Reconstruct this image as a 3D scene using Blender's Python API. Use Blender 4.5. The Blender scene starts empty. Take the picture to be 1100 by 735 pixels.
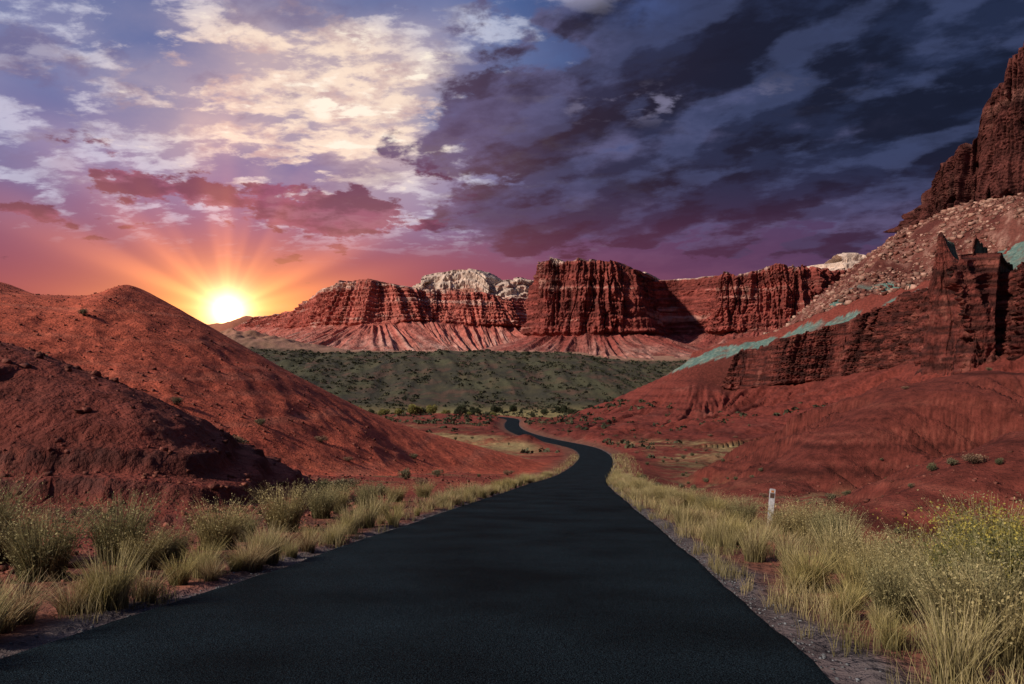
import bpy, math, numpy as np, random
from mathutils import Vector
rng=np.random.default_rng(7); random.seed(7)
sc=bpy.context.scene
sc.view_settings.view_transform='Standard'; sc.view_settings.look='None'; sc.view_settings.exposure=0
CAMH=1.69; F=794.0; HY=415.0
def PX(px,py,Y): return ((px-550)/F*Y, Y, CAMH+(HY-py)/F*Y)
def lin(r,g,b):
    f=lambda c:(c/255/12.92) if c/255<=0.04045 else ((c/255+0.055)/1.055)**2.4
    return (f(r),f(g),f(b))
# ---------------- noise
perm=rng.permutation(256).astype(np.int32); perm=np.concatenate([perm,perm])
ang=rng.random(256)*2*np.pi; GX=np.cos(ang); GY=np.sin(ang)
def perlin(x,y,seed=0):
    x=np.asarray(x,float)+seed*17.31; y=np.asarray(y,float)+seed*9.17
    xi=np.floor(x).astype(np.int64); yi=np.floor(y).astype(np.int64)
    xf=x-xi; yf=y-yi; xi&=255; yi&=255
    u=xf*xf*xf*(xf*(xf*6-15)+10); v=yf*yf*yf*(yf*(yf*6-15)+10)
    x1=(xi+1)&255; y1=(yi+1)&255
    def g(a,b,dx,dy):
        h=perm[perm[a]+b]; return GX[h]*dx+GY[h]*dy
    n00=g(xi,yi,xf,yf); n10=g(x1,yi,xf-1,yf); n01=g(xi,y1,xf,yf-1); n11=g(x1,y1,xf-1,yf-1)
    return 1.5*((n00*(1-u)+n10*u)*(1-v)+(n01*(1-u)+n11*u)*v)
def fbm(x,y,o=4,seed=0,gain=0.5):
    s=0;a=1;t=0
    for i in range(o):
        s=s+a*perlin(x*2**i,y*2**i,seed+i*3); t+=a; a*=gain
    return s/t
def ridged(x,y,o=3,seed=0,gain=0.5):
    s=0;a=1;t=0
    for i in range(o):
        s=s+a*(1-2*np.abs(perlin(x*2**i,y*2**i,seed+i*5))); t+=a; a*=gain
    return s/t
def sm(a,b,x):
    t=np.clip((x-a)/(b-a),0,1); return t*t*(3-2*t)
def mixc(c1,c2,m):
    m=np.clip(m,0,1)[...,None]; return c1*(1-m)+np.asarray(c2)*m
def smax(a,b,k):
    h=np.clip(0.5+0.5*(a-b)/k,0,1); return b*(1-h)+a*h+k*h*(1-h)
# ---------------- polyline
def catmull(pts,n):
    p=np.array(pts,float); p=np.vstack([2*p[0]-p[1],p,2*p[-1]-p[-2]])
    out=[]
    for i in range(1,len(p)-2):
        t=np.linspace(0,1,n,endpoint=False)[:,None]
        a,b,c,d=p[i-1],p[i],p[i+1],p[i+2]
        out.append(0.5*((2*b)+(-a+c)*t+(2*a-5*b+4*c-d)*t*t+(-a+3*b-3*c+d)*t**3))
    out.append(p[-2][None]); return np.vstack(out)
def resample(p,n):
    s=np.concatenate([[0],np.cumsum(np.hypot(np.diff(p[:,0]),np.diff(p[:,1])))])
    q=np.linspace(0,s[-1],n)
    return np.stack([np.interp(q,s,p[:,k]) for k in range(p.shape[1])],1),q
def segs_(X,Y,p):
    acc=0
    for i in range(len(p)-1):
        ax,ay,az=p[i][:3]; bx,by,bz=p[i+1][:3]; dx,dy=bx-ax,by-ay; L=math.hypot(dx,dy)
        t=np.clip(((X-ax)*dx+(Y-ay)*dy)/(L*L),0,1); qx=X-(ax+t*dx); qy=Y-(ay+t*dy)
        yield qx*qx+qy*qy, acc+t*L, az+t*(bz-az), np.sign(qx*dy-qy*dx); acc+=L
def pdist_(X,Y,p,soft=None):
    """nearest point on a polyline: distance, arclength, z, side. soft=(front,back,k): z is instead the blended flank height"""
    best=np.full(X.shape,1e18); S=np.zeros(X.shape); Z=np.zeros(X.shape); sg=np.ones(X.shape)
    for d2,s_,z_,g_ in segs_(X,Y,p):
        m=d2<best
        best=np.where(m,d2,best); S=np.where(m,s_,S); Z=np.where(m,z_,Z); sg=np.where(m,g_,sg)
    D=np.sqrt(best)
    if soft:
        W=np.zeros(X.shape); A=np.zeros(X.shape)
        for d2,s_,z_,g_ in segs_(X,Y,p):
            d=np.sqrt(d2); k=soft[2]+.16*D; w=np.exp(-(d-D)/k); W+=w; A+=w*(z_-np.where(g_>0,soft[0],soft[1])*d)
        Z=A/W
    return D,S,Z,sg
def pdist(X,Y,p,R=1e9,soft=None):
    p=np.asarray(p); m=(X>p[:,0].min()-R)&(X<p[:,0].max()+R)&(Y>p[:,1].min()-R)&(Y<p[:,1].max()+R)
    d=np.full(X.shape,1e4); S=np.zeros(X.shape); Z=np.full(X.shape,-900. if soft else 0.); sg=np.ones(X.shape)
    if m.any():
        a,b,c,e=pdist_(X[m],Y[m],p,soft); d[m]=a;S[m]=b;Z[m]=c;sg[m]=e
    return d,S,Z,sg
# ---------------- road line
RW=3.45
road_pts=[(-4.0,-26,2.9),(-2.4,-9,.97),(-1.45,0,0),(-.9,5.74,-.62),(0.2,17,-1.84),(1.16,27,-2.9),(3.3,49,-5.3),(5.2,68,-7.3),(7.4,86,-9.2),(10.6,108,-11.1),
 (15.2,138,-12.9),(18.6,165,-14.1),(20.2,188,-15),(20.0,207,-15.6),(17.4,226,-16.1),(12.8,250,-16.7),(7,280,-17.1),(2.6,312,-17.35),(.3,345,-17.6),(-.2,385,-17.8),(.6,423,-18),(-1,446,-18),(-9,470,-18),(-30,495,-18),(-70,520,-18)]
ROAD=catmull(road_pts,3)
ZRY=np.array([-26,0,27,68,105,165,223,270,339,423,540,620,760,900,1000,1200,1400,3000,12000],float)
ZRZ=np.array([2.9,0,-2.9,-7.3,-10.9,-14.1,-16,-17,-17.5,-18,-17,-8,17,42,47,58,66,90,160],float)
H1=catmull([(-45,32,7.5),(-27,28,5.2),(-17.3,25,2.95),(-15.1,24.5,2.2),(-12.2,23,1.0),(-9.3,21,-.56),(-7.2,19,-1.45),(-5.8,16.8,-1.75)],3)
H2=catmull([PX(-450,285,95),PX(-250,272,95),PX(-80,290,92),PX(0,303,91),PX(45,318,91),PX(100,319,92),PX(128,314,94),PX(145,308,95),PX(165,317,95),PX(178,324,95),PX(210,342,95),PX(260,371,96),PX(330,410,101),PX(420,452,112),PX(520,481,124),PX(585,498,130)],8)
g2x=np.linspace(-115,6,500); g2z=np.interp(g2x,H2[:,0],H2[:,2]); g2y=np.interp(g2x,H2[:,0],H2[:,1])
def gsm(a,w): 
    k=int(w/(g2x[1]-g2x[0])); t=np.linspace(-2,2,2*k+1); ker=np.exp(-t*t); ker/=ker.sum(); return np.convolve(np.pad(a,k,'edge'),ker,'valid')
g2y=gsm(g2y,8); g2zs=gsm(g2z,34); g2z=gsm(g2z,1.6)
H3=catmull([PX(1400,400,44),PX(1200,445,44),PX(1100,474,43),PX(1010,520,41),PX(925,582,38)][::-1],3)
H4=catmull([PX(835,512,92),PX(905,462,98),PX(975,420,104),PX(1050,398,106),PX(1120,400,104),PX(1300,385,98)],3)
BA0=[PX(598,450,440),PX(660,428,430),PX(700,410,420),PX(735,395,410),PX(800,378,400),PX(860,363,382),PX(950,336,350),PX(1030,302,300),PX(1100,286,280),(227,240,50),(400,180,64)]
BA=catmull(BA0,3)
_s=np.concatenate([[0],np.cumsum(np.hypot(np.diff(BA[:,0]),np.diff(BA[:,1])))]); _px=550+F*BA[:,0]/BA[:,1]
def spx(p): return float(np.interp(p,_px,_s))
CR=catmull([PX(862,349,430),PX(890,322,455),PX(930,288,485),PX(975,243,560),PX(1030,215,535),PX(1100,205,505),(450,430,140),(620,380,150)],2)
def terrain(X,Y,full=False):
    far=(Y>560)|(np.abs(X)>90)
    d=np.full(X.shape,99.); rz=np.zeros(X.shape)
    idx=np.where(~far)
    if len(idx[0]):
        a,b,c,s=pdist_(X[idx],Y[idx],ROAD); d[idx]=a; rz[idx]=c
    zr=np.interp(Y,ZRY,ZRZ)
    cx=np.interp(Y,ROAD[:,1],ROAD[:,0]); side=X-cx
    base=zr+0
    dr=np.clip(side-4.5,0,None); near=1-sm(60,200,Y)
    base-= near*3.0*sm(0,11,dr)*sm(-10,25,Y)
    dl=np.clip(-side-5,0,None); base+= (1-sm(80,180,Y))*np.minimum(0.07*dl,2.5)
    base+= 0.35*fbm(X/9,Y/9,4,1)*sm(3.5,9,d) + 1.2*fbm(X/45,Y/45,3,2)*sm(8,30,d)
    base+= (.4+1.1*sm(10,30,side))*(ridged(X/16+.4*fbm(X/20,Y/20,2,5),Y/26,4,6)-.3)*sm(12,26,d)*(1-sm(300,500,Y))
    fs=sm(520,700,Y); base+= fs*(5*fbm(X/160,Y/260,4,3)+4.5*(ridged(X/50+Y/400,Y/300,4,4)-.3))*(1-.6*sm(950,1100,Y))
    base-= fs*14*sm(60,170,X)*(1-sm(950,1300,Y))
    base+= (188+40*fbm(X/160,Y/900,4,8))*np.exp(-((Y-3200)/700)**2)*sm(-300,-900,X)
    base+= 26*np.exp(-((Y-1150)/120)**2)*np.exp(-((X+450)/130)**2)*(1+.5*ridged(X/45,Y/80,3,9))
    z=base
    wn=fbm(X/14,Y/14,4,11)
    wx=X+2.2*fbm(X/9,Y/9,2,45); wy=Y+2.2*fbm(X/9,Y/9,2,46)
    er=.85*(ridged(wx/9,wy/14,3,47)-.35)+.38*(ridged(wx/3.4,wy/5,2,48)-.35)
    erf=1.5*(ridged(wx/19,wy/26,3,49)-.35)
    # hill 1
    d1,s1,z1,g1=pdist(X,Y,H1,60); gl=ridged(s1/3.2+.3*wn,d1/26,3,12)
    h1=z1-.44*(np.sqrt(d1**2+2.6)-1.6)+.4*(gl-.45)*sm(.5,5,d1)+.3*wn+.15*fbm(X*.9,Y*.9,5,13)+.07*ridged(X*2.1,Y*2.1,2,14)
    st=h1*1.5+.4*wn; fr=st-np.floor(st); low=sm(.5,-.2,h1)
    h1=h1+low*((np.floor(st)+sm(.6,1,fr)-st)/1.5*.9)
    # hill 2
    yc=np.interp(X,g2x,g2y); dd0=yc-Y; Xs=X-.26*np.clip(dd0,-5,60)
    yc=np.interp(Xs,g2x,g2y); d2=yc-Y; bl=sm(2,30,np.abs(d2))*.95
    zc2=np.interp(Xs,g2x,g2z)*(1-bl)+np.interp(Xs,g2x,g2zs)*bl
    gl2=ridged(Xs/15+.9*wn,d2/45,2,15)
    h2=zc2-np.where(d2>0,.32,.5)*(np.sqrt(d2**2+100)-10)+.45*(gl2-.5)*sm(2,24,np.abs(d2))+.6*wn*sm(0,15,np.abs(d2))+.08*fbm(X*.5,Y*.5,4,16)+.05*(ridged(Xs/1.7+.6*wn,d2/14,2,17)-.5)*sm(2,10,d2)+.34*(ridged(wx/8+.3*wn,wy/10,3,50)-.35)*sm(3,16,d2)
    h2=np.where((side<0)&(Y<260),h2,-999)
    d3,s3,z3,g3=pdist(X,Y,H3,60); gl=ridged(s3/3.0+.3*wn,d3/30,3,18)
    h3=z3-.44*(np.sqrt(d3**2+5)-2.2)+1.15*(gl-.45)*sm(.5,5,d3)+.25*wn+.35*er
    d4,s4,z4,g4=pdist(X,Y,H4,110); gl=ridged(s4/9+.35*wn,d4/80,3,19)
    h4=z4-.42*(np.sqrt(d4**2+12)-3.5)+4.6*(gl-.42)*sm(1,12,d4)+.5*wn+(1.8*(ridged(s4/3.2+.2*wn,d4/50,2,20)-.4)+.8*er)*sm(1,8,d4)
    # butte
    dA,sA,zA,gA=pdist(X,Y,BA,330); wA=sm(spx(700),spx(790),sA)
    zb=-16.5
    lob=ridged(sA/24+.2*wn,dA/200,2,21)
    dd=dA*(1+.34*(lob-.35)*sm(10,40,dA))
    gf=((1-.52*wA*sm(0,16,dd))*np.exp(-np.clip(dd-16,0,None)/50))*wA+(1-wA)*np.exp(-dd/40)
    hA=zb+(zA-zb)*gf+1.0*wn*sm(5,30,dA)+(4.2*(ridged(sA/7.5+.2*wn,dA/110,3,22)-.4)*(1-.6*sm(110,170,dA))+1.7*(ridged(sA/2.6,dA/70,2,23)-.4)*(1-sm(80,140,dA))+erf+.7*er)*sm(16,34,dA)*(.4+.6*wA)
    tw=sm(spx(706),spx(738),sA)
    back=zA+(.60*tw)*np.minimum(dA,25)*(1+.25*wn)*(.62+.38*sm(spx(780),spx(900),sA))-.45*np.clip(dA-(27*tw),0,None)+1.2*wn
    hA=np.where(gA>0,hA,back)
    # talus ridge under the high cliff
    dC,sC,zC,gC=pdist(X,Y,CR,520,(.335,.8,14.))
    hC=zC+3.0*fbm(X/30,Y/30,4,24)+2.0*(ridged(X/26,Y/60,3,25)-.4)*sm(5,60,dC)+ 1.3*fbm(X/5,Y/5,4,26)
    hC=np.where((gA>0)&(dA<300),np.minimum(hC,hA-1.5),hC)
    z=smax(z,h1,.5); z=smax(z,h2,1.2); z=smax(z,h3,.6); z=smax(z,h4,.8)
    z=smax(z,hA,1.5); z=np.maximum(z,hC)
    w=sm(3.7,12,d)
    rzz=np.where(d<90,rz,0)
    z=np.where(d<13,z*w+(rzz+.06*fbm(X*1.3,Y*1.3,3,27)*sm(3.7,5,d))*(1-w),z)
    z=np.where(d<RW+.35,rzz-.03-.0007*np.abs(Y),z)
    if not full: return z
    # ---------- colour
    C=np.zeros(X.shape+(3,))
    n1=fbm(X/22,Y/22,5,31); n2=fbm(X/3.1,Y/3.1,5,32); n3=fbm(X/60,Y/60,4,33)
    C[:]=(.32,.076,.047); C=mixc(C,(.20,.045,.032),.5+1.1*n1)
    right=sm(0,12,side); C=mixc(C,(.155,.038,.027),right*.75*(1-sm(300,600,Y)))
    hgt=z-base
    band=fbm(z/.9+1.2*n1,X*0+n3*.6,4,30)
    C=C*(1-.5*sm(-.05,.3,band)[...,None]*np.clip(hgt/2,0.15,1)[...,None])
    flat=(1-np.clip((hgt-.3)/1.8,0,1))*sm(8,16,d)
    C=mixc(C,(.26,.12,.075),flat*sm(.0,.35,n2+.5*n3)*.6*right)
    st2=fbm(X/18,Y/4.5,4,34)
    C=mixc(C,(.19,.145,.07),flat*sm(.0,.22,st2+.4*n2)*.75*sm(30,60,Y))
    C=mixc(C,(.36,.29,.13),flat*sm(-.25,.12,n3+.35*n2+.3*st2)*sm(120,220,Y)*.9*sm(110,50,np.abs(X-5)))
    C=mixc(C,(.26,.23,.095),flat*sm(320,430,Y)*.8)
    is2=(np.abs(z-h2)<1.4)&(side<0)
    C=mixc(C,(.50,.115,.062),is2*(.85+.4*n1)); C=mixc(C,(.26,.052,.035),is2*sm(.06,.4,fbm(X/12,Y/16,5,35)+.2*band)*.5)
    C=mixc(C,(.56,.20,.125),is2*sm(.12,.45,band-.3*n1)*.4)
    is1=np.clip(1-(np.abs(z-h1))/.8,0,1)*(side<-3)*(d1<25)*(Y<45)
    C=mixc(C,(.14,.038,.027),is1*(.85+.4*n2)); C=mixc(C,(.32,.11,.07),is1*sm(.12,.5,n2+.2*n1)*.5)
    C=mixc(C,(.06,.028,.024),is1*low*sm(.5,.9,fr)*.8)
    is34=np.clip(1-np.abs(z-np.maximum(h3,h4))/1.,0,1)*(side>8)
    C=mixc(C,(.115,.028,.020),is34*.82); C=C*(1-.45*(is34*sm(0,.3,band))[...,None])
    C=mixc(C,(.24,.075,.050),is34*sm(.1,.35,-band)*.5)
    ds=sm(515,590,Y)*(1-sm(960,1150,Y))
    dsm=ds*(z<base+2)
    C=mixc(C,(.040,.041,.030),dsm*(.94+.2*n1)); C=mixc(C,(.13,.075,.05),dsm*sm(.03,.35,n1+.7*fbm(X/15,Y/60,3,36))*.65)
    C=mixc(C,(.085,.088,.045),dsm*sm(.0,.25,fbm(X/40,Y/70,4,40))*.6)
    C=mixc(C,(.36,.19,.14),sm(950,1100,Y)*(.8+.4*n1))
    C=mixc(C,(.42,.15,.08),sm(1050,1300,Y)*sm(-250,-450,X)*.9)
    onA=(np.abs(z-hA)<2.0)&(Y>110)
    C=mixc(C,(.20,.044,.031),onA*(gA>0)*.75*(1-flat)); C=mixc(C,(.09,.022,.017),onA*(gA>0)*sm(.0,.4,fbm(sA/6,dA/60,4,37))*.65*(1-flat))
    C=mixc(C,(.30,.11,.08),onA*(gA>0)*sm(.2,.5,n1+.3*n2)*.35*(1-flat)); C=C*(1-.4*(onA*(gA>0)*sm(.05,.3,fbm(z/1.6,n3*.5,3,29)))[...,None])
    C=mixc(C,(.10,.028,.021),onA*(gA>0)*wA*(1-sm(14,26,dd)))
    C=mixc(C,(.20,.05,.035),onA*(gA<=0)*.6)
    wide=sm(spx(960),spx(990),sA)
    edge=15+10*wide+(16+6*wide)*fbm(sA/14,dA/30,3,38)
    g1_=sm(spx(706),spx(728),sA)*(1-sm(spx(862),spx(885),sA)); g2_=sm(spx(970),spx(985),sA)
    tpat=np.clip(g1_+g2_*sm(-.35,-.15,fbm(sA/20,sA*0,2,39)+.1*n2)+sm(.0,.1,fbm(sA/20,sA*0+5,3,39))*(sA>spx(880)),0,1)
    teal=((gA<=0)|(dA<1))*(dA<edge)*(Y>200)*tpat
    tealc=mixc(mixc(np.zeros_like(C)+np.array((.105,.205,.175)),(.22,.29,.23),sm(0,.4,n2)),(.16,.11,.085),sm(.1,.45,fbm(X/6,Y/6,4,28)))
    C=C*(1-.92*teal[...,None])+tealc*.92*teal[...,None]
    onC=(np.abs(z-hC)<1.0)*(dC<420)*(1-teal)
    tc=mixc(np.zeros_like(C)+np.array((.15,.054,.040)),(.30,.165,.125),sm(-.05,.3,fbm(X/7,Y/7,5,41)))
    tc=mixc(tc,(.09,.028,.022),sm(-.05,.25,fbm(X/24,Y/24,5,42)))
    C=C*(1-onC[...,None]*.95)+tc*onC[...,None]*.95
    tl2=(hC>hA)*sm(36,46,z-12*n1)*(1-sm(66,76,z-12*n1))*(X>120)*(Y<470)*sm(.0,.10,fbm(X/30,Y/30,3,44))
    C=mixc(C,(.12,.25,.21),tl2*.85)
    C=mixc(C,(.18,.085,.055),(1-sm(6.,8.5,d+1.5*n2))*sm(3.4,4,d)*.8)
    C=mixc(C,(.09,.093,.095),(1-sm(3.6,4.1,d+.6*n2-.25*sm(0,1,side)))*.85)
    return z,C,d
def grid_mesh(name,V,nr,nc,cols=None,smooth=True,mat=None):
    me=bpy.data.meshes.new(name); nv=nr*nc; nf=(nr-1)*(nc-1)
    i=np.arange(nr-1)[:,None]*nc+np.arange(nc-1)[None]; i=i.ravel()
    f=np.stack([i,i+1,i+nc+1,i+nc],1).astype(np.int32)
    me.vertices.add(nv); me.vertices.foreach_set('co',V.reshape(-1).astype(np.float32))
    me.loops.add(nf*4); me.loops.foreach_set('vertex_index',f.ravel())
    me.polygons.add(nf); me.polygons.foreach_set('loop_start',(np.arange(nf)*4).astype(np.int32))
    me.update(calc_edges=True)
    if smooth: me.polygons.foreach_set('use_smooth',np.ones(nf,bool))
    if cols is not None: addcol(me,cols)
    if mat: me.materials.append(mat)
    ob=bpy.data.objects.new(name,me); sc.collection.objects.link(ob); return ob
def addcol(me,cols):
    a=me.attributes.new('macro','FLOAT_COLOR','POINT')
    c=np.ones((len(me.vertices),4),np.float32); c[:,:3]=np.clip(cols.reshape(-1,3),0,1); a.data.foreach_set('color',c.ravel())
def tri_mesh(name,V,Fc,cols,mat,smooth=False):
    me=bpy.data.meshes.new(name); k=Fc.shape[1]; nf=len(Fc)
    me.vertices.add(len(V)); me.vertices.foreach_set('co',V.astype(np.float32).ravel())
    me.loops.add(nf*k); me.loops.foreach_set('vertex_index',Fc.astype(np.int32).ravel())
    me.polygons.add(nf); me.polygons.foreach_set('loop_start',(np.arange(nf)*k).astype(np.int32))
    me.update(calc_edges=True)
    if smooth: me.polygons.foreach_set('use_smooth',np.ones(nf,bool))
    if cols is not None: addcol(me,cols)
    me.materials.append(mat); return me
# ---------------- materials
def nodemat(name):
    m=bpy.data.materials.new(name); m.use_nodes=True; nt=m.node_tree
    return m,nt,nt.nodes['Principled BSDF']
def earth(name,scales,bumps,rough=.95,var=.35,fine=(.25,12)):
    m,nt,b=nodemat(name); N=nt.nodes.new; L=nt.links.new
    at=N('ShaderNodeAttribute'); at.attribute_name='macro'
    geo=N('ShaderNodeNewGeometry')
    n=N('ShaderNodeTexNoise'); n.inputs['Scale'].default_value=fine[0]; n.inputs['Detail'].default_value=fine[1]; n.inputs['Roughness'].default_value=.72
    L(geo.outputs['Position'],n.inputs['Vector'])
    mr=N('ShaderNodeMapRange'); mr.inputs[1].default_value=.3; mr.inputs[2].default_value=.7; mr.inputs[3].default_value=1-var; mr.inputs[4].default_value=1+var
    L(n.outputs['Fac'],mr.inputs[0])
    vm=N('ShaderNodeVectorMath'); vm.operation='SCALE'; L(at.outputs['Color'],vm.inputs[0]); L(mr.outputs[0],vm.inputs['Scale'])
    L(vm.outputs[0],b.inputs['Base Color']); b.inputs['Roughness'].default_value=rough
    b.inputs['Specular IOR Level'].default_value=.15
    prev=None
    for s,d in zip(scales,bumps):
        t=N('ShaderNodeTexNoise'); t.inputs['Scale'].default_value=s; t.inputs['Detail'].default_value=4; t.inputs['Roughness'].default_value=.66
        L(geo.outputs['Position'],t.inputs['Vector'])
        bp=N('ShaderNodeBump'); bp.inputs['Strength'].default_value=1; bp.inputs['Distance'].default_value=d
        L(t.outputs['Fac'],bp.inputs['Height'])
        if prev: L(prev.outputs[0],bp.inputs['Normal'])
        prev=bp
    L(prev.outputs[0],b.inputs['Normal']); return m
M_ground=earth('desert_soil',[.6,5],[.5,.15],fine=(.8,8),var=.5)
M_mesa=earth('mesa_rock',[.06],[9],fine=(.05,7),var=.55)
M_rock=earth('ledge_rock',[.35],[1.8],fine=(.3,7),var=.55)
def leafmat(name,trans=.25):
    m,nt,b=nodemat(name); at=nt.nodes.new('ShaderNodeAttribute'); at.attribute_name='macro'
    nt.links.new(at.outputs['Color'],b.inputs['Base Color']); b.inputs['Roughness'].default_value=.8; b.inputs['Specular IOR Level'].default_value=.2
    tr=nt.nodes.new('ShaderNodeBsdfTranslucent'); nt.links.new(at.outputs['Color'],tr.inputs['Color'])
    mx=nt.nodes.new('ShaderNodeMixShader'); mx.inputs[0].default_value=trans
    o=nt.nodes['Material Output']; nt.links.new(b.outputs[0],mx.inputs[1]); nt.links.new(tr.outputs[0],mx.inputs[2]); nt.links.new(mx.outputs[0],o.inputs['Surface'])
    return m
M_grass=leafmat('dry_grass_blades'); M_leaf=leafmat('shrub_leaves',.15)
# ---------------- terrain sheet
NR1,NR2,NC=1150,80,1150
t=np.linspace(0,1,NR1); Y1=8*np.exp(np.log(1430/8)*t)-30
Y2=np.geomspace(1400*1.008,12000,NR2); YR=np.concatenate([Y1,Y2]); NR=len(YR)
u=np.linspace(-1.05,1.05,NC)
Yg=np.repeat(YR[:,None],NC,1); Xg=u[None]*(Yg+32)
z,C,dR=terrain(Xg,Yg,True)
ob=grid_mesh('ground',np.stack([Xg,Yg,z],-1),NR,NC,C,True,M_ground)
ob['kind']='structure'; ob['label']='rolling red desert ground with eroded clay hills and slopes'; ob['category']='ground'
def H(x,y):
    return terrain(np.atleast_1d(np.asarray(x,float)),np.atleast_1d(np.asarray(y,float)))
# ---------------- road ribbon
m_road,nt,b=nodemat('asphalt'); N=nt.nodes.new; L=nt.links.new
geo=N('ShaderNodeNewGeometry'); n=N('ShaderNodeTexNoise'); n.inputs['Scale'].default_value=70; n.inputs['Detail'].default_value=4
L(geo.outputs['Position'],n.inputs['Vector']); n2=N('ShaderNodeTexNoise'); n2.inputs['Scale'].default_value=.5; n2.inputs['Detail'].default_value=6; L(geo.outputs['Position'],n2.inputs['Vector'])
vo=N('ShaderNodeTexVoronoi'); vo.inputs['Scale'].default_value=85; L(geo.outputs['Position'],vo.inputs['Vector'])
cr=N('ShaderNodeValToRGB'); cr.color_ramp.elements[0].position=.42; cr.color_ramp.elements[0].color=(.001,.003,.0045,1); cr.color_ramp.elements[1].position=.74; cr.color_ramp.elements[1].color=(.030,.054,.068,1)
L(n.outputs['Fac'],cr.inputs[0])
mr=N('ShaderNodeMapRange'); mr.inputs[1].default_value=.3; mr.inputs[2].default_value=.7; mr.inputs[3].default_value=.45; mr.inputs[4].default_value=1.3; L(n2.outputs['Fac'],mr.inputs[0])
vm=N('ShaderNodeVectorMath'); vm.operation='SCALE'; L(cr.outputs[0],vm.inputs[0]); L(mr.outputs[0],vm.inputs['Scale']); L(vm.outputs[0],b.inputs['Base Color'])
b.inputs['Roughness'].default_value=.9; b.inputs['Specular IOR Level'].default_value=.05
bp=N('ShaderNodeBump'); bp.inputs['Distance'].default_value=.012; bp.inputs['Strength'].default_value=.8; L(vo.outputs['Distance'],bp.inputs['Height']); L(bp.outputs[0],b.inputs['Normal'])
RS,rs=resample(catmull(road_pts,12),1400); 
tx=np.gradient(RS[:,0]); ty=np.gradient(RS[:,1]); ln=np.hypot(tx,ty); nx,ny=ty/ln,-tx/ln
offs=np.array([-1.04,-1,-.97,-.5,0,.5,.97,1,1.04]); V=np.zeros((len(RS),len(offs),3))
for j,o in enumerate(offs):
    e=0
    if abs(o)>.9: e=(fbm(rs/.8,rs*0+np.sign(o)*3,4,51)*.08+.1*fbm(rs/6,rs*0+np.sign(o)*7,2,52))*np.sign(o)
    V[:,j,0]=RS[:,0]+nx*(o*RW+e); V[:,j,1]=RS[:,1]+ny*(o*RW+e); V[:,j,2]=RS[:,2]+.012+.03*(1-abs(o))-(.09 if abs(o)>1.01 else 0)+.0002*np.clip(RS[:,1],0,500)
ob=grid_mesh('road',V,len(RS),len(offs),None,True,m_road); ob['kind']='structure'; ob['label']='narrow unmarked dark asphalt road winding down the valley'; ob['category']='road'
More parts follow.
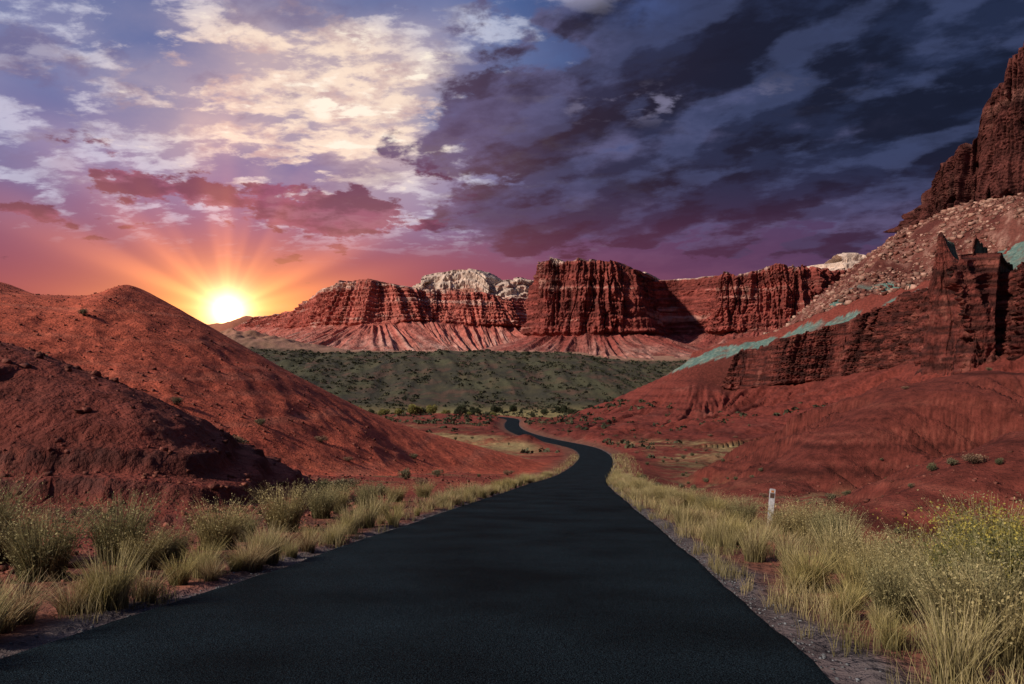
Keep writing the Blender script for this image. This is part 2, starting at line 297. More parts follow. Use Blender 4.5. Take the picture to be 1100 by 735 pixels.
# ---------------- cliffs
def cliff(name,path,foot,wall_back,nu,nw,A,L1,cf,label,cap=250,rough_top=6,nt_=36,capdz=0,seed=60,mat=M_mesa,ledges=5,capdir=(.25,1.),env_s=None,talus_pow=1.5,taln=.16,finea=.28,ledvar=.9,sharp=0.):
    p,s=resample(catmull(path,14),nu)
    tx=np.gradient(p[:,0]); ty=np.gradient(p[:,1])
    k=max(3,nu//60)|1; ker=np.ones(k)/k
    tx=np.convolve(np.pad(tx,k//2,'edge'),ker,'valid')[:nu]; ty=np.convolve(np.pad(ty,k//2,'edge'),ker,'valid')[:nu]
    ln=np.hypot(tx,ty); nx,ny=ty/ln,-tx/ln
    cl=math.hypot(*capdir); cdx,cdy=capdir[0]/cl,capdir[1]/cl
    E=1. if env_s is None else env_s(p,s)
    sw=s+L1*2.2*fbm(s/(L1*5),s*0,3,seed+20); E=E*(.45+1.2*sm(-.35,.35,fbm(s/(L1*3),s*0,2,seed+21)))
    zb=p[:,2]+.04*(p[:,3]-p[:,2])*fbm(s/L1*1.2,s*0,3,seed+9); zt=p[:,3]+rough_top*(fbm(s/L1*.5,s*0,5,seed)+.4*np.round(1.5*fbm(s/L1*1.1,s*0+4,2,seed+1)))
    R=[];meta=[]
    def push(out,zz,v,back=0.):
        R.append((p[:,0]+nx*out+cdx*back,p[:,1]+ny*out+cdy*back,zz)); meta.append((v,out))
    for v in np.linspace(0,1,nt_,endpoint=False):
        out=foot[0]*(1-v)+s*0; zz=foot[1]+(zb-foot[1])*(v**talus_pow)
        zz=zz+sm(0,.3,v)*(zb-foot[1])*taln*(ridged(sw/L1*1.3,s*0+v*1.2,4,seed+2)-.3)*(1-v*.4)
        push(out,zz,v-1)
    for v in np.linspace(0,1,nw):
        zz=zb+(zt-zb)*v
        col=ridged(sw/L1+.15*fbm(s/L1*2,s*0+v*3,2,seed+3),s*0+v*.9,4,seed+4)
        bn=fbm(s/(L1*1.6),s*0+v*.5,2,seed+30)*3; ang_=(np.floor(bn)+sm(.35,.65,bn-np.floor(bn)))/3
        crack=0.
        if sharp: crack=-sharp*sm(.10,.0,np.abs(perlin(sw/(L1*.9)+.1*np.sin(v*9),s*0+v*1.1,seed+40)))
        big=fbm(s/(L1*5),s*0+v*.3,2,seed+5)
        st=v*ledges+ledvar*fbm(s/(L1*4),s*0,3,seed+6); fl=np.floor(st); led=(fl+sm(.72,1,st-fl))/ledges
        fine=fbm(s/(L1*.16),s*0+v*(zt-zb).mean()/(L1*.16),4,seed+7)
        env=sm(0,.06,v)*(1-.35*sm(.9,1,v))*E
        out=env*(A*.65*(col-.35)+A*1.1*ang_+A*finea*fine+A*crack)+sm(0,.06,v)*A*1.5*big-wall_back*led
        push(out,zz,v)
    lo=meta[-1][1]
    for v in np.linspace(0,1,22)[1:]:
        zz=zt+capdz*v**.6*(1+.5*fbm(s/(L1*1.5),s*0+v*2,4,seed+8))+rough_top*.7*fbm(s/(L1*.8),s*0+v*6,4,seed+12)*sm(0,.2,v)
        push(lo,zz,1+v,cap*v)
    push(lo,zb-60,2.1,cap+20)
    nr=len(R); V=np.zeros((nr,nu,3)); Cc=np.zeros((nr,nu,3))
    for i,(a,b_,c) in enumerate(R):
        V[i,:,0]=a;V[i,:,1]=b_;V[i,:,2]=c; Cc[i]=cf(meta[i][0],s,c,meta[i][1],zb,zt)
    ob=grid_mesh(name,V,nr,nu,Cc,True,mat)
    ob['kind']='structure'; ob['label']=label; ob['category']='cliff'; return ob
def mesa_col(wallA,wallB,tal,tal2,white=0,L1=30,seed=70,palest=.55,wc=(.58,.46,.37),wpatch=.2,strat=1.8):
    def cf(v,s,zz,o,zb,zt):
        n=fbm(s/L1*2.2,zz/160,5,seed); n2=fbm(s/(L1*6),zz/25,4,seed+1); ns=fbm(s/400,zz/7.,4,seed+2)
        c=np.zeros((len(s),3))
        if v<0:
            c[:]=tal; c=mixc(c,tal2,.5+1.2*fbm(s/L1*2.4,s*0+v*4,5,seed+3)); c=mixc(c,np.array(wallA)*1.0,sm(-.65,0,v+.7*n)); c=mixc(c,np.array(wallB),sm(.0,.35,fbm(s/L1*3,zz/9.,5,seed+4))*.7)
        else:
            c[:]=wallA; c=mixc(c,wallB,.5+strat*ns+.5*n2); c=mixc(c,np.array(wallB)*.42,sm(.05,.45,n)*.8)
            c=mixc(c,np.array(tal)*1.05,sm(.2,.5,n2-.45*ns+.2*n)*palest)
            vv=v+.16*n2+.1*n
            if v>1: c=mixc(c,np.array(tal)*.9,sm(1.0,1.1,s*0+v)*.5)
            if white: c=mixc(c,wc,sm(white,white+.10,vv)*sm(-.25,.1,n2+wpatch+n*.3))
        return c
    return cf
def PT(px,Y,yb,yt):
    return ((px-550)/F*Y,Y,CAMH+(HY-yb)/F*Y,CAMH+(HY-yt)/F*Y)
cliff('far_dome_mesa',[PT(395,2250,345,312),PT(422,2050,345,303),PT(438,2000,345,293),PT(470,2000,345,286),PT(500,2000,345,284),PT(527,2000,345,293),PT(548,2020,345,306),PT(562,2050,345,297),PT(590,2100,345,297),PT(640,2200,345,302)],
   (120,70),110,800,60,22,50,mesa_col((.42,.19,.14),(.36,.17,.12),(.48,.33,.25),(.4,.2,.14),white=.60,L1=40,seed=81,palest=.8),'pale domed sandstone mesa behind red cliffs',cap=260,rough_top=11,seed=61,capdz=14,ledges=6,nt_=10)
cliff('red_mesa',[PT(255,2300,352,341),PT(296,2000,352,333),PT(312,1800,354,322),PT(326,1700,353,309),PT(345,1640,351,301),PT(392,1600,350,298),PT(430,1620,348,302),PT(450,1650,346,306),PT(500,1680,350,310),PT(545,1700,352,316),PT(580,1750,352,317),PT(640,1850,350,318)],
   (330,40),55,1500,140,15,24,mesa_col((.46,.145,.108),(.29,.070,.052),(.50,.31,.25),(.36,.15,.11),L1=26,seed=91,white=.90,palest=.9,wc=(.56,.38,.30),wpatch=.0,strat=2.8),'banded red sandstone mesa with pale talus slopes',rough_top=7,seed=71,cap=300,ledges=9,capdz=6,taln=.2)
cliff('dark_red_mesa',[(175,1900,95,235),(95,1600,95,236),(55,1450,95,240),PT(571,1350,362,285),PT(587,1305,362,277),PT(640,1290,361,278),PT(688,1300,360,288),PT(704,1350,362,290),PT(724,1420,362,297),PT(748,1410,360,295),PT(768,1370,360,291),PT(800,1350,358,289),PT(832,1330,356,281),PT(870,1315,354,281),PT(900,1330,354,284),PT(940,1340,352,284),PT(1010,1350,350,280),PT(1150,1350,350,270)],
   (290,30),34,1900,150,17,26,mesa_col((.27,.068,.053),(.145,.037,.030),(.42,.23,.18),(.28,.10,.075),L1=26,seed=101,palest=.75,white=.95,wc=(.55,.42,.34),wpatch=.02,strat=2.4),'dark red fluted sandstone mesa with sheer walls',rough_top=8,seed=73,cap=300,ledges=6,capdz=4,capdir=(.45,1.),sharp=.35,taln=.2)
cliff('pale_cap_rock',[PT(800,1750,300,296),PT(850,1700,300,287),PT(880,1650,300,280),PT(905,1600,300,271),PT(930,1600,300,269),PT(980,1600,300,275),PT(1100,1650,300,275)],
   (60,200),50,400,30,14,50,mesa_col((.5,.40,.34),(.4,.3,.25),(.5,.4,.33),(.45,.32,.26),L1=50,seed=111,white=.3),'pale rounded cap rock on distant ridge',rough_top=7,seed=75,cap=200,ledges=3,capdz=8,nt_=6)
cliff('high_cliff',[PT(966,620,250,243),PT(978,575,250,208),PT(988,560,250,190),PT(1006,550,246,168),PT(1034,535,242,146),PT(1045,530,240,104),PT(1068,518,240,80),PT(1100,502,236,40),PT(1150,480,236,4),PT(1250,450,235,-40),(460,380,110,340),(640,350,120,350)],
   (2,60),12,1600,200,11.,11,mesa_col((.14,.046,.038),(.065,.021,.018),(.25,.12,.095),(.15,.055,.045),L1=11,seed=121,palest=.55,strat=1.0),'towering dark red sandstone cliff with vertical fractures',rough_top=8,seed=77,cap=120,ledges=3,capdz=12,nt_=4,mat=M_rock,capdir=(.8,.6),finea=.16,sharp=1.0)
# layered rock ledge under the bench edge
i0=int(np.argmin(np.abs(_px-730))); bp_,_=resample(BA[i0:],260); tx=np.gradient(bp_[:,0]); ty=np.gradient(bp_[:,1]); ln=np.hypot(tx,ty)
lp=[]
for i in range(0,len(bp_)):
    x_,y_,z_=bp_[i]; nx_,ny_=ty[i]/ln[i],-tx[i]/ln[i]; pxx=550+F*x_/y_
    W=lambda a,b,e=4:float(sm(a-e,a+e,pxx)*(1-sm(b-e,b+e,pxx)))
    tall=float(sm(1020,1036,pxx)); peak=1.0*W(1036,1053)+.72*W(1060,1073)+.35*W(1082,1098); st_=float(sm(725,800,pxx))
    o_=5+14*st_+4*tall+3*peak
    lp.append((x_+nx_*o_,y_+ny_*o_,-16.5+(z_+16.5)*(.85-.43*st_-.14*tall),z_-2.0+2.5*st_+17*peak-2*tall))
def ledge_col(v,s,zz,o,zb,zt):
    c=np.zeros((len(s),3)); c[:]=(.145,.038,.029)
    ns=fbm(s/16,zz/2.2,5,131); n=fbm(s/4,zz/14,4,132); n4=fbm(s/2,zz/1.2,3,134)
    c=mixc(c,(.048,.016,.013),.45+2.4*ns+.6*n4); c=mixc(c,(.03,.011,.010),sm(.05,.4,n)*.7); c=mixc(c,(.27,.10,.072),sm(.2,.5,-n+.4*n4-.5*ns)*.5)
    if v<0: c=mixc(c,(.19,.043,.031),1-sm(-.7,-.1,v+.5*n))
    if v>1: c=mixc(c,(.12,.22,.18),sm(1.,1.25,v+.2*n)*.5)
    return c
cliff('rock_ledge',lp,(7,-12),12,2000,120,5.0,6,ledge_col,'thin-bedded dark red rock ledge above clay slope',rough_top=2.4,seed=79,cap=10,ledges=8,capdz=-4,nt_=10,mat=M_rock,ledvar=.5,sharp=.6,
      env_s=lambda p,s:(.3+.9*sm(-.2,.25,fbm(s/30,s*0,2,133)))*sm(725,790,550+F*p[:,0]/p[:,1])+.3*sm(1030,1042,550+F*p[:,0]/p[:,1]),capdir=(.8,.6),finea=.45)
# ---------------- vegetation meshes
def blades(n,pos,h,lean,w,colA,colB,segs=3):
    V=np.zeros((n,segs+1,2,3)); Cc=np.zeros((n,segs+1,2,3))
    a=rng.random(n)*np.pi; wx,wy=np.cos(a)*w,np.sin(a)*w; m=rng.random(n)
    base=np.asarray(colA)[None]*(1-m[:,None])+np.asarray(colB)[None]*m[:,None]; base=base*(.6+.75*rng.random((n,1)))
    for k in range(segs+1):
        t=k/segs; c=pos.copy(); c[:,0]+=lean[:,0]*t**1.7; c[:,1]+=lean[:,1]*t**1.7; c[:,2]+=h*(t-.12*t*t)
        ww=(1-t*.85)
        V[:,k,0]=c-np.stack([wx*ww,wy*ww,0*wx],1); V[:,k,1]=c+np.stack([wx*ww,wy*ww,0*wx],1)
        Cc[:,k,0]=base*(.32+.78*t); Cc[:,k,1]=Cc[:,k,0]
    i=np.arange(n)[:,None]*(segs+1)*2+np.arange(segs)[None]*2; i=i.ravel()
    return V.reshape(-1,3),np.stack([i,i+1,i+3,i+2],1),Cc.reshape(-1,3)
def leaves(c,size,col):
    n=len(c); a=rng.normal(size=(n,3)); a/=np.linalg.norm(a,axis=1)[:,None]; b=np.cross(a,rng.normal(size=(n,3))); b/=np.linalg.norm(b,axis=1)[:,None]
    sz=(size*(.6+.8*rng.random(n)))[:,None]; a=a*sz; b=b*sz*.55
    V=np.stack([c-a,c+b,c+a,c-b],1).reshape(-1,3); return V,np.arange(n*4).reshape(-1,4),np.repeat(col,4,axis=0)
def join(parts):
    Vs,Fs,Cs=[],[],[];o=0
    for v,f,c in parts: Vs.append(v);Fs.append(f+o);Cs.append(c);o+=len(v)
    return np.vstack(Vs),np.vstack(Fs),np.vstack(Cs)
def tuft_mesh(name,n,h,spread,w,cA,cB,base=.12,tips=None):
    r=base*np.sqrt(rng.random(n)); a=rng.random(n)*2*np.pi; pos=np.stack([r*np.cos(a),r*np.sin(a),-.04+0*r],1)
    a2=a+rng.normal(0,.8,n); hh=h*(.35+.7*rng.random(n)); l=spread*hh/h*(rng.random(n)**.8)
    lean=np.stack([l*np.cos(a2),l*np.sin(a2)],1)
    parts=[blades(n,pos,hh,lean,w,cA,cB)]
    if tips is not None:
        tip=pos.copy(); tip[:,0]+=lean[:,0]; tip[:,1]+=lean[:,1]; tip[:,2]+=hh*.88
        sel=rng.random(n)<tips[1]; tp=np.repeat(tip[sel],tips[2],axis=0); tp=tp+rng.normal(0,tips[3],tp.shape)*[1,1,.8]
        col=np.asarray(tips[0])[None]*(.5+.8*rng.random((len(tp),1))); parts.append(leaves(tp,tips[4],col))
        k=n*3; j=rng.integers(0,n,k); t=(.25+.7*rng.random(k))[:,None]; lp_=pos[j]+np.concatenate([lean[j]*t**1.7,(hh[j][:,None])*(t-.12*t*t)],1)+rng.normal(0,.02,(k,3))
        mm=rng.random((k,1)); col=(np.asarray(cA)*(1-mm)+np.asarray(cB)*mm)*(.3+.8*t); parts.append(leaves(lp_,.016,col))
    V,Fc,Cc=join(parts); return tri_mesh(name,V,Fc,Cc,M_grass)
def shrub_mesh(name,n,r,h,ls,c1,c2,nl=7):
    parts=[];lob=[]
    for i in range(nl):
        a=rng.random()*2*np.pi; rr=r*.62*math.sqrt(rng.random()); lob.append((rr*math.cos(a),rr*math.sin(a),h*(.35+.35*rng.random()),r*(.3+.3*rng.random())))
    for (x,y,zz,R) in lob:
        m=n//nl; d=rng.normal(size=(m,3)); d/=np.linalg.norm(d,axis=1)[:,None]; rad=R*(.55+.5*rng.random(m))[:,None]
        c=np.array([x,y,zz])+d*rad*[1,1,.85*h/r]; c=c[c[:,2]>.02]
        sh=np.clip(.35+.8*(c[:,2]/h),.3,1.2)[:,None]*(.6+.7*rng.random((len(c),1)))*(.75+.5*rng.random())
        mm=rng.random((len(c),1)); parts.append(leaves(c,ls,(np.asarray(c1)*(1-mm)+np.asarray(c2)*mm)*sh))
    k=60; a=rng.random(k)*2*np.pi; pos=np.zeros((k,3)); pos[:,2]-=.05; l=r*.8*rng.random(k); parts.append(blades(k,pos,h*(.4+.5*rng.random(k)),np.stack([l*np.cos(a),l*np.sin(a)],1),ls*.25,(.10,.07,.05),(.16,.11,.08)))
    V,Fc,Cc=join(parts); return tri_mesh(name,V,Fc,Cc,M_leaf)
straw=(.53,.43,.18); green=(.28,.26,.095); pale=(.60,.51,.28); brown=(.32,.19,.09)
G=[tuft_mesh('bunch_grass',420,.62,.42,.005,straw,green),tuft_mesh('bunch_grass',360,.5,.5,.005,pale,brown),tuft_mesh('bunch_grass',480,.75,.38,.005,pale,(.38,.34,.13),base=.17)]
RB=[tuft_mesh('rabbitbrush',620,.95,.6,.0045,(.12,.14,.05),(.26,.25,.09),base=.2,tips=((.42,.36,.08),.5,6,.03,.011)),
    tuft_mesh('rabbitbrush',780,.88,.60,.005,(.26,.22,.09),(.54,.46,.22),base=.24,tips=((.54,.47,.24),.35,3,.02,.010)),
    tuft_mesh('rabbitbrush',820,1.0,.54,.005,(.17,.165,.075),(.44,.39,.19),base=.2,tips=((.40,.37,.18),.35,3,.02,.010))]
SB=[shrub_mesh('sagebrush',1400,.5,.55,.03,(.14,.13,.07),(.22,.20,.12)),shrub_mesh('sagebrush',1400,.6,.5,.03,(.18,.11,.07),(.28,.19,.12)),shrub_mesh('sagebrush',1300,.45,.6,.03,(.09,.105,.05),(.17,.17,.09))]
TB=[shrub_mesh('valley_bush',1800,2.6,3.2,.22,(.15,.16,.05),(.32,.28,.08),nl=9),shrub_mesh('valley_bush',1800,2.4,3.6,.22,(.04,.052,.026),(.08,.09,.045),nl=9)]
def place(me,name,x,y,s,cat,lab,grp):
    o=bpy.data.objects.new(name,me); sc.collection.objects.link(o)
    zz=float(H(x,y)[0]); o.location=(x,y,zz); o.rotation_euler=(0,0,random.random()*6.28); o.scale=(s,s,s*random.uniform(.88,1.15))
    o['category']=cat; o['label']=lab; o['group']=grp; return o
def rc(y): return float(np.interp(y,RS[:,1],RS[:,0]))
RL=['yellow-flowered rabbitbrush on the grassy road verge','pale seed-headed rabbitbrush on the grassy road verge','grey-green leggy rabbitbrush on the grassy road verge']
for px,Y,s,k in [(45,10.5,1.35,2),(12,12,1.2,1),(128,12.2,1.35,2),(155,11.8,.9,1),(235,14.6,1.3,1),(262,16.0,.85,2),(305,18.3,1.4,1),(345,22,1.25,2),(362,24,1.1,1),(395,28,1.2,2),(425,33,1.2,1),(185,12.9,.8,1),(455,38,1.2,1),(-20,11.5,1.4,2),
     (1050,8.6,1.35,0),(1090,9.4,1.55,0),(1010,8.9,1.2,1),(985,10,1.15,2),(1130,7.8,1.5,0),(1035,7.0,1.0,2),(1075,6.6,1.1,1),(960,8.2,.8,2),(845,19,1.15,1),(872,17.5,1.2,1),(800,22,1.05,2),(735,31,1.3,1),(712,33,1.1,1),(760,27,1.,2),(905,14.5,1.0,2),(690,45,1.4,1),(930,12,1.0,1),(1085,7.8,1.2,2),(945,10.5,.95,1),(890,16,1.05,2),(780,24.5,1.,1),(1062,10.8,1.5,2)]:
    place(RB[k],'rabbitbrush',(px-550)/F*Y,Y,s,'bush',RL[k],'rabbitbrush along the road verge')
for i in range(290):
    sd=-1 if i%5<2 else 1; Y=5.5+ (rng.random()**1.6)*95
    off=RW+.42+abs(rng.normal(0,.5)) if sd<0 else RW+.6+abs(rng.normal(0,1.6))
    if sd>0 and Y<13: off+=.3
    k=int(rng.integers(3)); place(G[k],'bunch_grass',rc(Y)+sd*off,Y,rng.uniform(.45,1.15)*(1+Y/150),'grass clump','straw-coloured bunch grass clump beside the asphalt road','bunch grass clumps along the road')
for px,py,Y,s in [(235,492,44,1.5),(252,520,38,1.8),(436,508,62,1.5),(368,545,33,1.3),(395,543,35,1.1),(410,541,36,1.),(40,392,30,.9),(175,470,48,1.3),(120,438,50,1.1),(470,512,70,1.2),(325,525,40,.9),(545,508,95,1.3),(190,400,62,1.2),(280,450,66,1.2),(345,470,72,1.3),(90,350,75,1.2)]:
    place(SB[1 if px%2 else 0],'sagebrush',(px-550)/F*Y,Y,s,'bush','dry rounded sagebrush on red clay slope','sagebrush on the clay slopes')
cnt=0
while cnt<250:
    Y=28+rng.random()**1.3*220; px=rng.uniform(640,1090) if rng.random()<.75 else rng.uniform(60,560); X=(px-550)/F*Y
    if abs(X-rc(Y))<8: continue
    zz=float(H(X,Y)[0])
    if zz>np.interp(Y,ZRY,ZRZ)+2.5 and rng.random()<.8: continue
    place(SB[int(rng.integers(3))],'sagebrush',X,Y,rng.uniform(.35,1.0)*(1+Y/300),'bush','low dry sagebrush on red desert ground','sagebrush on the desert flat'); cnt+=1
for px,Y,s,k in [(412,455,1.5,0),(447,450,2.2,0),(463,460,1.7,0),(495,440,1.6,1),(430,470,1.5,0),(478,470,1.3,0),(385,470,1.2,0),(505,460,.9,0),(530,462,.9,0),(573,458,.8,1),(400,480,1.2,1),(455,485,1.3,1)]+[(rng.uniform(490,640),515+rng.uniform(-30,25),rng.uniform(.45,1.45),1) for i in range(30)]:
    place(TB[k],'valley_bush',(px-550)/F*Y,Y,s,'bush',['yellow-green spreading bush on the valley floor','dark green dense bush on the valley floor'][k],'bushes on the valley floor')
def verge():
    P=[]
    for (ya,yb,dens,w,h) in [(4,14,380,.004,.30),(14,30,210,.0055,.36),(30,60,95,.010,.42),(60,110,36,.018,.45),(110,175,16,.03,.5)]:
        for sd in (-1,1):
            wd=1.5+.8*(ya>=30) if sd<0 else 5.0; n=int((yb-ya)*wd*dens); Y=rng.uniform(ya,yb,n); o=RW+.16+wd*rng.random(n)**1.15
            X=np.interp(Y,RS[:,1],RS[:,0])+sd*o
            cl=fbm(X/.9,Y/1.4,3,141)+.25*fbm(X/5,Y/5,2,142); keep=(cl>-.03+.16*(o<RW+.45+.25*(sd>0))+.05*(sd<0)*(ya<30))&((o<RW+wd*.7)|(rng.random(n)<.3)); X=X[keep];Y=Y[keep];cl=cl[keep]; n=len(X)
            pos=np.stack([X,Y,H(X,Y)-.03],1); hh=h*(.4+.8*rng.random(n))*(.4+2.3*np.clip(cl+.1,0,.7)); a=rng.random(n)*6.28; l=hh*.55*rng.random(n)
            hue=sm(-.1,.3,fbm(X/2.3,Y/3.,3,143)); v,f,c=blades(n,pos,hh,np.stack([l*np.cos(a),l*np.sin(a)],1),w,straw,pale,segs=2)
            hh_=np.repeat(hue,6)[:,None]; c=c*(1-hh_*np.array([.42,.38,.46])); P.append((v,f,c))
    return join(P)
V,Fc,Cc=verge(); me=tri_mesh('roadside_grass',V,Fc,Cc,M_grass); o=bpy.data.objects.new('roadside_grass',me); sc.collection.objects.link(o); o['kind']='stuff'; o['label']='dry yellow-green grass growing along both road edges'; o['category']='grass'
def scatter_scrub():
    n=20000; Y=150+rng.random(n)**.8*850; px=rng.uniform(230,1000,n); X=(px-550)/F*Y
    keep=np.abs(X-np.interp(Y,RS[:,1],RS[:,0]))>8; X=X[keep];Y=Y[keep]
    Z=H(X,Y); base=np.interp(Y,ZRY,ZRZ); k=((Z<base+12)&(Z>base-30))&(fbm(X/40,Y/60,4,151)+.18*rng.normal(size=len(X))>-.02+.3*(Y<330)); X,Y,Z=X[k],Y[k],Z[k]; n=len(X)
    m=12; r=(.25+1.2*rng.random(n)**2.2)*(1+Y/700); c=np.repeat(np.stack([X,Y,Z],1),m,axis=0); d=rng.normal(size=(n*m,3)); d/=np.linalg.norm(d,axis=1)[:,None]; d[:,2]=np.abs(d[:,2])*.8
    c=c+d*np.repeat(r,m)[:,None]*.75
    mix=np.repeat(rng.random(n),m)[:,None]; col=(np.array((.026,.032,.020))*(1-mix)+np.array((.10,.10,.055))*mix)*(.6+.7*rng.random((n*m,1)))
    n_=len(c); a=rng.normal(size=(n_,3)); a/=np.linalg.norm(a,axis=1)[:,None]; b=np.cross(a,rng.normal(size=(n_,3))); b/=np.linalg.norm(b,axis=1)[:,None]
    sz=np.repeat(r,m)[:,None]*.42; a*=sz;b*=sz*.8; V=np.stack([c-a,c+b,c+a,c-b],1).reshape(-1,3)
    return V,np.arange(n_*4).reshape(-1,4),np.repeat(col,4,axis=0)
V,Fc,Cc=scatter_scrub(); me=tri_mesh('desert_scrub',V,Fc,Cc,M_leaf); o=bpy.data.objects.new('desert_scrub',me); sc.collection.objects.link(o); o['kind']='stuff'; o['label']='sparse low dark scrub dotting the valley slopes'; o['category']='scrub'
M_stone=earth('stone',[3],[.1],fine=(2,5))
def rocks(X,Y,r,col,sink=.3):
    n=len(X); b=np.array([(-1,-1,-1),(1,-1,-1),(1,1,-1),(-1,1,-1),(-1,-1,1),(1,-1,1),(1,1,1),(-1,1,1)],float)*.6
    q=np.array([(0,3,2,1),(4,5,6,7),(0,1,5,4),(1,2,6,5),(2,3,7,6),(3,0,4,7)])
    V=b[None]+rng.normal(0,.22,(n,8,3)); a=rng.random(n)*6.28; c,s=np.cos(a)[:,None],np.sin(a)[:,None]
    x=V[...,0]*c-V[...,1]*s; y=V[...,0]*s+V[...,1]*c; V=np.stack([x,y,V[...,2]*.75],-1)*r[:,None,None]
    V+=np.stack([X,Y,H(X,Y)+r*(.4-sink)],1)[:,None]
    Fc=(q[None]+np.arange(n)[:,None,None]*8).reshape(-1,4); cc=np.asarray(col)*(.55+.8*rng.random((n,1)))
    return V.reshape(-1,3),Fc,np.repeat(cc,8,axis=0)
n=7500; Y=rng.uniform(7,90,n); px=rng.uniform(-40,1140,n); X=(px-550)/F*Y; k=np.abs(X-np.interp(Y,RS[:,1],RS[:,0]))>4.6; X,Y=X[k],Y[k]; r=.02+.16*rng.random(len(X))**5+Y*.0007
A=rocks(X,Y,r,np.array((.17,.062,.045)))
n=1500; Y=rng.uniform(9,24,n); X=np.interp(Y,RS[:,1],RS[:,0])-(RW+1.3+rng.random(n)**1.3*6); A2=rocks(X,Y,.015+.11*rng.random(n)**5,np.array((.20,.075,.05)))
n=1500; Y=rng.uniform(5,30,n); sd=np.where(rng.random(n)<.4,-1,1); X=np.interp(Y,RS[:,1],RS[:,0])+sd*(RW+.08+np.abs(rng.normal(0,.18,n))); B=rocks(X,Y,.008+.016*rng.random(n)**2,np.array((.14,.15,.155)))
V,Fc,Cc=join([A,A2,B]); me=tri_mesh('gravel',V,Fc,Cc,M_stone); o=bpy.data.objects.new('gravel',me); sc.collection.objects.link(o); o['kind']='stuff'; o['label']='scattered red stones and grey shoulder gravel'; o['category']='gravel'
n=24000; Y=rng.uniform(255,600,n); px=rng.uniform(820,1180,n); X=(px-550)/F*Y
dA,sA,zA,gA=pdist(X,Y,BA); k=(gA<0)&(dA>24)&(fbm(X/25,Y/25,3,161)>-.22); X,Y=X[k],Y[k]; r=.4+2.1*rng.random(len(X))**4
mm=rng.random((len(X),1))**1.6; V,Fc,Cc=rocks(X,Y,r,np.array((.16,.06,.045))*(1-mm)+np.array((.44,.28,.21))*mm); me=tri_mesh('talus_boulders',V,Fc,Cc,M_stone); o=bpy.data.objects.new('talus_boulders',me); sc.collection.objects.link(o); o['kind']='stuff'; o['label']='pale fallen boulders strewn over the talus slope'; o['category']='boulders'
# ---------------- roadside marker post
def simple(name,col,rough=.5):
    m,nt,b=nodemat(name); n=nt.nodes.new('ShaderNodeTexNoise'); n.inputs['Scale'].default_value=14; n.inputs['Detail'].default_value=8
    c=nt.nodes.new('ShaderNodeValToRGB'); c.color_ramp.elements[0].position=.3; c.color_ramp.elements[0].color=(*[k*.62 for k in col],1); c.color_ramp.elements[1].position=.6; c.color_ramp.elements[1].color=(*col,1)
    g=nt.nodes.new('ShaderNodeNewGeometry'); nt.links.new(g.outputs['Position'],n.inputs['Vector']); nt.links.new(n.outputs['Fac'],c.inputs[0]); nt.links.new(c.outputs[0],b.inputs['Base Color']); b.inputs['Roughness'].default_value=rough; return m
import bmesh
def slab(name,w,h,t,z0,y0,mat,round_top=True):
    bm=bmesh.new(); outline=[(-w/2,z0),(w/2,z0)]
    if round_top:
        for k in range(9): a=math.pi*k/8; outline.append((w/2*math.cos(a),z0+h-.02+.02*math.sin(a)))
    else: outline+= [(w/2,z0+h),(-w/2,z0+h)]
    f=[bm.verts.new((x,y0-t/2,zz)) for x,zz in outline]; g=[bm.verts.new((x,y0+t/2,zz)) for x,zz in outline]
    bm.faces.new(f); bm.faces.new(g[::-1])
    for i in range(len(f)): j=(i+1)%len(f); bm.faces.new((f[j],f[i],g[i],g[j]))
    bmesh.ops.recalc_face_normals(bm,faces=bm.faces)
    me=bpy.data.meshes.new(name); bm.to_mesh(me); bm.free(); me.materials.append(mat); o=bpy.data.objects.new(name,me); sc.collection.objects.link(o); return o
px_,Yp=826,19.5; xp=(px_-550)/F*Yp; zp=float(H(xp,Yp)[0])
e=bpy.data.objects.new('marker_post',None); sc.collection.objects.link(e); e.location=(xp,Yp,zp); e.rotation_euler=(math.radians(-2),math.radians(5),math.radians(-8)); e.scale=(.95,.95,.90)
e['label']='white weathered flat marker post leaning beside the road'; e['category']='marker post'
pw=simple('weathered_white_paint',(.58,.59,.61)); pb=simple('brown_panel',(.10,.055,.04)); pr=simple('reflector_orange',(.55,.22,.08),.3)
for nm,ob in (('post',slab('post',.15,1.42,.03,-.1,0,pw)),('panel',slab('panel',.115,.14,.004,1.05,-.019,pb,round_top=False)),('reflector',slab('reflector',.075,.06,.004,1.21,-.019,pr,round_top=False))): ob.parent=e
# ---------------- world
w=bpy.data.worlds.new('World'); sc.world=w; w.use_nodes=True; nt=w.node_tree; nt.nodes.clear(); N=nt.nodes.new; L=nt.links.new
def setin(sock,v):
    if isinstance(v,(int,float)): sock.default_value=v
    elif isinstance(v,tuple): sock.default_value=v if len(v)==len(sock.default_value) else (*v,1)
    else: L(v,sock)
def M(op,a,b=None,c=None,clamp=False):
    n=N('ShaderNodeMath'); n.operation=op; n.use_clamp=clamp; setin(n.inputs[0],a)
    if b is not None: setin(n.inputs[1],b)
    if c is not None: setin(n.inputs[2],c)
    return n.outputs[0]
def add(a,b): return M('ADD',a,b)
def mul(a,b): return M('MULTIPLY',a,b)
def SM(x,a,b,lo=0.,hi=1.):
    n=N('ShaderNodeMapRange'); n.interpolation_type='SMOOTHSTEP'; setin(n.inputs[0],x); n.inputs[1].default_value=a; n.inputs[2].default_value=b; n.inputs[3].default_value=lo; n.inputs[4].default_value=hi; return n.outputs[0]
def MX(f,a,b,mode='MIX'):
    n=N('ShaderNodeMix'); n.data_type='RGBA'; n.blend_type=mode; n.clamp_factor=True
    setin(n.inputs[0],f); setin(n.inputs[6],a); setin(n.inputs[7],b); return n.outputs[2]
